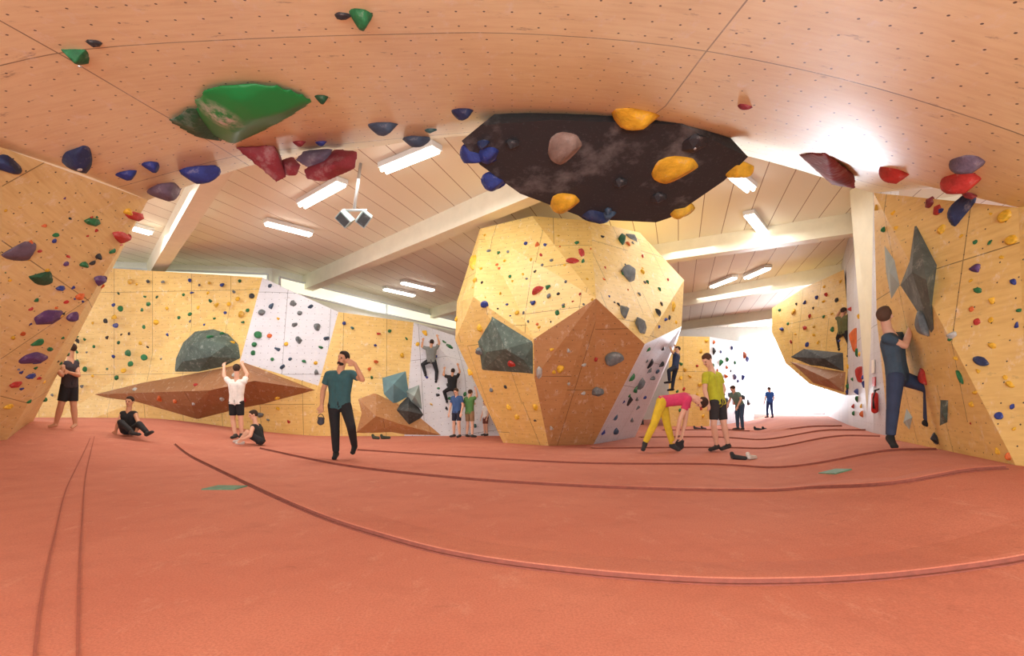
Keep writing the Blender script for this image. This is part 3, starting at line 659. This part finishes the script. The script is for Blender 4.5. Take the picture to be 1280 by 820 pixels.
person(PJ(9.5,head=(876,506,-.1),neck=(868,501,-.05),sl=(860,500,.18),sr=(860,504,-.18),el=(857,528,.15),wl=(853,547,.05),er=(850,528,-.2),wr=(846,548,-.15),hl=(828,505,.12),hr=(827,507,-.12),kl=(834,535,.12),kr=(817,535,-.15),al=(841,560,.15),ar=(806,558,-.1),tl=(848,566,.1),tr=(804,566,-.25)),
 1.0,(.35,-.35,-.9),'person in magenta top and yellow trousers bending down',(206,60,104),(216,184,48),(50,50,52),(60,36,26),0,.008,sleeve=.5,hn=(-.5,0,.3))
person(PJ(6.7,head=(1106,400,-.05),neck=(1109,416,0),sl=(1109,428,-.16),sr=(1119,426,.2),el=(1131,437,-.16),wl=(1141,408,-.02),er=(1143,424,.22),wr=(1151,394,.28),hl=(1119,477,-.12),hr=(1126,477,.12),kl=(1116,517,-.14),kr=(1163,490,-.2),al=(1113,551,-.15),ar=(1160,531,.0),tl=(1118,563,-.28),tr=(1182,538,.05)),
 1.02,(.8,.5,.25),'person in dark t-shirt and jeans climbing, hands on dark volume',(58,76,92),(50,62,88),(30,30,32),(84,60,46),0,.0075,hand_dirs={'l':(.4,.4,.7),'r':(.3,.4,.8)},hn=(.5,.6,-.3),sleeve=.45)
person(PJ(10.4,head=(88,441),neck=(88,453),sl=(81,460,-.12),sr=(95,459,.1),el=(77,474,-.2),wl=(69,464,-.3),er=(98,474,.0),wr=(85,470,-.3),hl=(83,486,-.05),hr=(91,486,.05),kl=(76,512,-.1),kr=(92,512,.05),al=(70,534,-.05),ar=(94,534,.1),tl=(62,538,-.1),tr=(90,539,0)),
 .98,(-.9,-.4,0),'person in black tank top and shorts standing barefoot',(58,50,56),(30,30,36),None,(60,40,30),1,.009,sleeve=0,leg='shorts')
person(PJ(12,head=(296,464),neck=(296,475),sl=(287,480),sr=(305,480),el=(280,472,.1),wl=(280,460,.28),er=(309,470,.12),wr=(303,458,.3),hl=(291,505),hr=(300,505),kl=(291,526,.03),kr=(301,526,.03),al=(294,546,0),ar=(302,545,.05),tl=(290,549,-.08),tr=(300,548,.25)),
 .98,(-.2,1,.1),'person in white t-shirt and black shorts reaching up',(238,236,232),(34,34,38),(60,60,60),(60,44,34),0,.009,leg='shorts',hn=(0,1,0))
person(PJ(10.6,head=(162,505),neck=(161,515),sl=(153,520,-.02),sr=(169,520,.02),el=(148,531,-.1),wl=(145,541,-.05),er=(173,531,-.1),wr=(171,540,-.3),hl=(156,541),hr=(166,541),kl=(151,531,-.35),kr=(174,533,-.3),al=(165,543,-.5),ar=(184,544,-.45),tl=(174,546,-.55),tr=(190,543,-.5)),
 .88,(.2,-1,0),'person in black tank top sitting on the mat',(32,32,36),(36,36,40),(50,50,52),(50,34,26),1,.01,sleeve=0)
person(PJ(11,head=(317,519),neck=(319,528),sl=(316,534,-.16),sr=(324,533,.16),el=(313,545,-.3),wl=(305,549,-.35),er=(320,545,.2),wr=(310,543,.1),hl=(325,551,-.1),hr=(326,551,.1),kl=(309,540,-.2),kr=(308,542,.25),al=(302,552,-.25),ar=(300,550,.2),tl=(296,554,-.3),tr=(293,552,.2)),
 .86,(-.85,-.45,.1),'person in black tank top sitting with knees bent on the mat',(32,38,40),(44,46,50),(210,205,200),(56,40,30),0,.01,sleeve=0,leg='shorts')
def stand(px,py,k,ang,arm=0,d=None,lean=0):
    c=floor_hit(px,py) if d is None else P(px,py,d)
    ca,sa=math.cos(ang),math.sin(ang)
    def L(x,y,z): return Vector((c.x+(x*ca-y*sa)*k,c.y+(x*sa+y*ca)*k,c.z+z*k))
    J=dict(head=L(0,.04+lean*1.1,1.62-lean*.5),neck=L(0,lean,1.48-lean*.4),sl=L(-.19,lean*.9,1.41-lean*.35),sr=L(.19,lean*.9,1.41-lean*.35),hl=L(-.1,0,.92),hr=L(.1,0,.92),kl=L(-.12,.04,.5),kr=L(.13,.0,.5),al=L(-.13,0,.09),ar=L(.16,-.05,.09),tl=L(-.15,.16,.04),tr=L(.2,.11,.04))
    if arm==0: J.update(el=L(-.27,lean*.8,1.12),wl=L(-.26,.1+lean,.87),er=L(.27,lean*.8,1.12),wr=L(.26,.1+lean,.87))
    else: J.update(el=L(-.27,.05,1.14),wl=L(-.12,.26,1.2),er=L(.26,.1,1.5),wr=L(.14,.2,1.72))
    return J,(-sa,ca,0)
for a in [(571,547,.76,2.6,0,(60,90,140),(40,42,60),'shorts','person in blue t-shirt and shorts standing'),(587,547,.74,-.6,1,(90,140,80),(150,120,90),'shorts','person in green top standing with one arm raised'),
          (607,545,.58,2.2,0,(225,220,215),(110,60,50),'shorts','small person in white top standing'),(616,544,.52,-2.6,0,(190,90,70),(60,60,70),'pants','small person in red top standing'),
          (925,538,.95,1.9,0,(110,140,130),(60,84,110),'pants','person in grey-green shirt and blue trousers leaning forward'),(962,523,.86,.2,0,(40,90,170),(40,60,110),'pants','distant person in blue clothing standing'),
          (803,531,.5,1.2,0,(200,60,60),(60,60,70),'pants','small distant person in red top'),(905,531,.8,2.0,0,(90,96,110),(50,54,66),'pants','distant person in grey clothing standing')]:
    J,f=stand(*a[:5],lean=.25 if a[0]==925 else 0); person(J,a[2],f,a[8],a[5],a[6],(60,60,62),(70,48,34),0,.012,leg=a[7])
def climb(px,py,k,label,top,bottom,only,dx=0,leg='pants',tilt=0):
    h=cast(px,py,only)
    if h is None: print('climb miss',px,py); return
    loc,n=h[0],h[1]; n=Vector((n.x,n.y,0)).normalized(); c=loc+n*.3*k+Vector((dx,0,0)); f=-n; r=f.cross(Vector((0,0,1)))
    def L(x,y,z): return c+r*(x+tilt*z)*k+f*y*k+Vector((0,0,z*k))
    J=dict(head=L(.02,.0,.68),neck=L(0,-.02,.54),sl=L(-.19,0,.47),sr=L(.19,0,.47),hl=L(-.1,0,0),hr=L(.1,0,0),el=L(-.36,.08,.55),wl=L(-.33,.2,.78),er=L(.3,.08,.68),wr=L(.22,.2,.92),kl=L(-.33,.12,-.12),kr=L(.2,.06,-.38),al=L(-.22,.08,-.5),ar=L(.18,.05,-.75),tl=L(-.27,.22,-.55),tr=L(.22,.2,-.8))
    person(J,k,f+Vector((0,0,.2)),label,top,bottom,(40,40,42),(50,36,28),1,.012,ground=False,leg=leg,hn=tuple(f))
climb(540,452,.78,'climber in grey shirt and dark trousers on the white wall',(120,126,124),(40,44,50),['wall_back'])
climb(566,486,.72,'climber in black clothing on the white wall',(30,32,36),(30,30,34),['wall_back'])
climb(820,460,.66,'climber in dark blue clothing leaning on the boulder side',(40,50,80),(30,34,48),['climbing_boulder'],dx=.25,tilt=.5)
climb(1056,416,.88,'climber in olive top and black trousers on plywood bulge',(96,98,60),(34,34,36),['climbing_bulge','wall_side'],dx=.18)
# ---------------------------------------------------------------- small objects
c=P(443,268,9.8); topz=5.5
e=bpy.data.objects.new('hanging_speaker_cluster',None); e.location=c; COL.objects.link(e); tag(e,'pair of grey loudspeakers on a pole hanging from the ceiling','loudspeaker')
bm=bmesh.new(); cyl_between(bm,c+Vector((0,0,.1)),Vector((c.x+.12,c.y,topz)),.03,.03,10,False,False); from_bm('pole',bm,M['metal'],parent=e,base=c)
bm=bmesh.new(); cyl_between(bm,c+Vector((-.22,0,.08)),c+Vector((.22,0,.08)),.025,.025,8); from_bm('bracket',bm,M['metal'],parent=e,base=c)
for s in(-1,1):
    R=Matrix.Rotation(s*.6,3,'Y')@Matrix.Rotation(s*.5,3,'Z')@Matrix.Rotation(.35,3,'X')
    box('speaker_cabinet',c+Vector((s*.18,0,-.08)),(.2,.2,.26),M['vlight'],parent=e,rot=R,base=c)
    box('speaker_grille',c+Vector((s*.18,0,-.08))+R@Vector((0,-.105,0)),(.16,.012,.22),M['vdark'],parent=e,rot=R,base=c)
h=cast(1099,503,['wall_side','pillar']); p=h[0]+h[1]*.07; q=.7
e=bpy.data.objects.new('fire_extinguisher',None); e.location=p; COL.objects.link(e); tag(e,'red fire extinguisher hung on the white wall','fire extinguisher')
bm=bmesh.new(); cyl_between(bm,p-Vector((0,0,.22*q)),p+Vector((0,0,.2*q)),.085*q,.085*q,16,True,True); from_bm('body',bm,M['red'],parent=e,base=p)
bm=bmesh.new(); cyl_between(bm,p+Vector((0,0,.27*q)),p+Vector((0,0,.34*q)),.03*q,.03*q,8,False,False); cyl_between(bm,p+Vector((0,-.01,.33*q)),p+Vector((.1*q,-.05,.37*q)),.014,.014,8); from_bm('valve',bm,M['black'],parent=e,base=p)
bm=bmesh.new(); cyl_between(bm,p+Vector((-.02,-.03,.3*q)),p+Vector((-.11*q,-.06,.1*q)),.012,.012,8); cyl_between(bm,p+Vector((-.11*q,-.06,.1*q)),p+Vector((-.1*q,-.07,-.15*q)),.012,.02,8); from_bm('hose',bm,M['black'],parent=e,base=p)
def plaque(px,py,w,hh,mat,name,label,only):
    h=cast(px,py,only); n=h[1]; n.z=0; n.normalize(); t=n.cross(Vector((0,0,1))); R=Matrix((t,n,Vector((0,0,1)))).transposed(); c=h[0]+n*.02
    return tag(box(name,c,(w,.015,hh),mat,rot=R,base=c),label,'sign'),c,n,R
plaque(1093,458,.2,.26,M['paper'],'notice_sign','white notice sheet on the wall',['wall_side','pillar'])
plaque(1094,477,.2,.18,M['red'],'fire_extinguisher_sign','red fire extinguisher sign on the wall',['wall_side','pillar'])
def shoe_pair(px,py,cols,label,k=1):
    c=floor_hit(px,py)
    for s in(0,1):
        bm=bmesh.new(); o=c+Vector((s*.24*k,.05*s,0)); sg=1-2*s
        cyl_between(bm,o+Vector((-.08*k,.06*k*sg,.045*k)),o+Vector((.08*k,-.05*k*sg,.032*k)),.045*k,.034*k); cyl_between(bm,o+Vector((-.08*k,.06*k*sg,.045*k)),o+Vector((-.1*k,.06*k*sg,.1*k)),.04*k,.036*k)
        tag(rem('climbing_shoe',bm,.01,[cloth(cols[s])],None,o,1),label,'shoe','climbing shoes left on the mats')
shoe_pair(948,538,((40,44,50),)*2,'dark climbing shoe lying on the red mat'); shoe_pair(872,537,((60,60,70),)*2,'dark climbing shoe lying on the red mat'); shoe_pair(470,549,((60,70,60),)*2,'grey climbing shoe lying on the red mat')
shoe_pair(924,575,((46,48,50),(214,212,206)),'dark and white climbing shoe lying on the red mat',.95)
def bag(c,col,label,s=1,name='chalk_bag'):
    bm=bmesh.new(); ell(bm,c+Vector((0,0,.09*s)),(.12*s,.1*s,.11*s)); cyl_between(bm,c+Vector((0,0,.1*s)),c+Vector((.02*s,0,.24*s)),.1*s,.105*s,14,True,False)
    o=rem(name,bm,.01,[cloth(col)],None,c); tag(o,label,'bag')
    bm=bmesh.new(); pr=None
    for i in range(9):
        t=math.pi*i/8; q=c+Vector((.09*s*math.cos(t),0,.22*s+.12*s*math.sin(t)))
        if pr is not None: cyl_between(bm,pr,q,.006,.006,6,True,True)
        pr=q
    from_bm('strap',bm,M['black'],parent=o,base=c)
bag(floor_hit(849,562),(50,48,52),'dark chalk bag on the mat beneath the bending person',.8)
bag(P(401,531,8.15),(70,72,80),'small dark chalk bag hanging from the hand',.5)
# ---------------------------------------------------------------- lights
W=bpy.data.worlds.new('w'); bpy.context.scene.world=W; W.use_nodes=True
bg=W.node_tree.nodes['Background']; bg.inputs[0].default_value=(.97,.99,1,1); bg.inputs[1].default_value=1.9
def area(loc,tgt,sx,sy,en,col=(1,1,1)):
    ld=bpy.data.lights.new('hall_light','AREA'); ld.shape='RECTANGLE'; ld.size=sx; ld.size_y=sy; ld.energy=en; ld.color=col
    o=bpy.data.objects.new('hall_light',ld); COL.objects.link(o); o.location=loc; o.rotation_euler=(Vector(tgt)-Vector(loc)).to_track_quat('-Z','Y').to_euler()
area((0,-5,2.2),(0,8,2.6),9,3,260,(.97,.98,1))  # unseen fill added behind the camera to brighten roof and boulder
area((0,-3.2,.5),(0,4,4),9,1.5,540,(.9,.97,1))  # unseen low uplight, added to lift the underside of the roof
area((16,30.1,2.6),(6,5,0),4.4,4,1100,(.92,.96,1))
for x,y,w in((-8,11,115),(-2,9,80),(4,13,65),(9,20,110)): area((x,y,5.2),(x,y,0),3,3,w,(1,.98,.94))
sd=bpy.data.lights.new('window_daylight','SPOT'); sd.energy=20000; sd.spot_size=math.radians(14); sd.spot_blend=1; sd.shadow_soft_size=1.2; sd.color=(.8,.9,1)  # narrow spot added in front of the window for the cool roof highlight
so=bpy.data.objects.new('window_daylight',sd); COL.objects.link(so); so.location=(14.8,28.9,2.6); so.rotation_euler=(Vector((2.2,3.6,3.5))-so.location).to_track_quat('-Z','Y').to_euler()
# ---------------------------------------------------------------- camera
cd=bpy.data.cameras.new('camera'); cd.sensor_width=36; cd.lens=18; cd.shift_y=(HZ-410)/1280; cd.clip_end=200
cam=bpy.data.objects.new('camera',cd); COL.objects.link(cam); cam.location=(0,0,CH); cam.rotation_euler=(math.pi/2,0,0)
bpy.context.scene.camera=cam
try:
    bpy.context.scene.view_settings.view_transform='Standard'
except Exception as ex: print(ex)
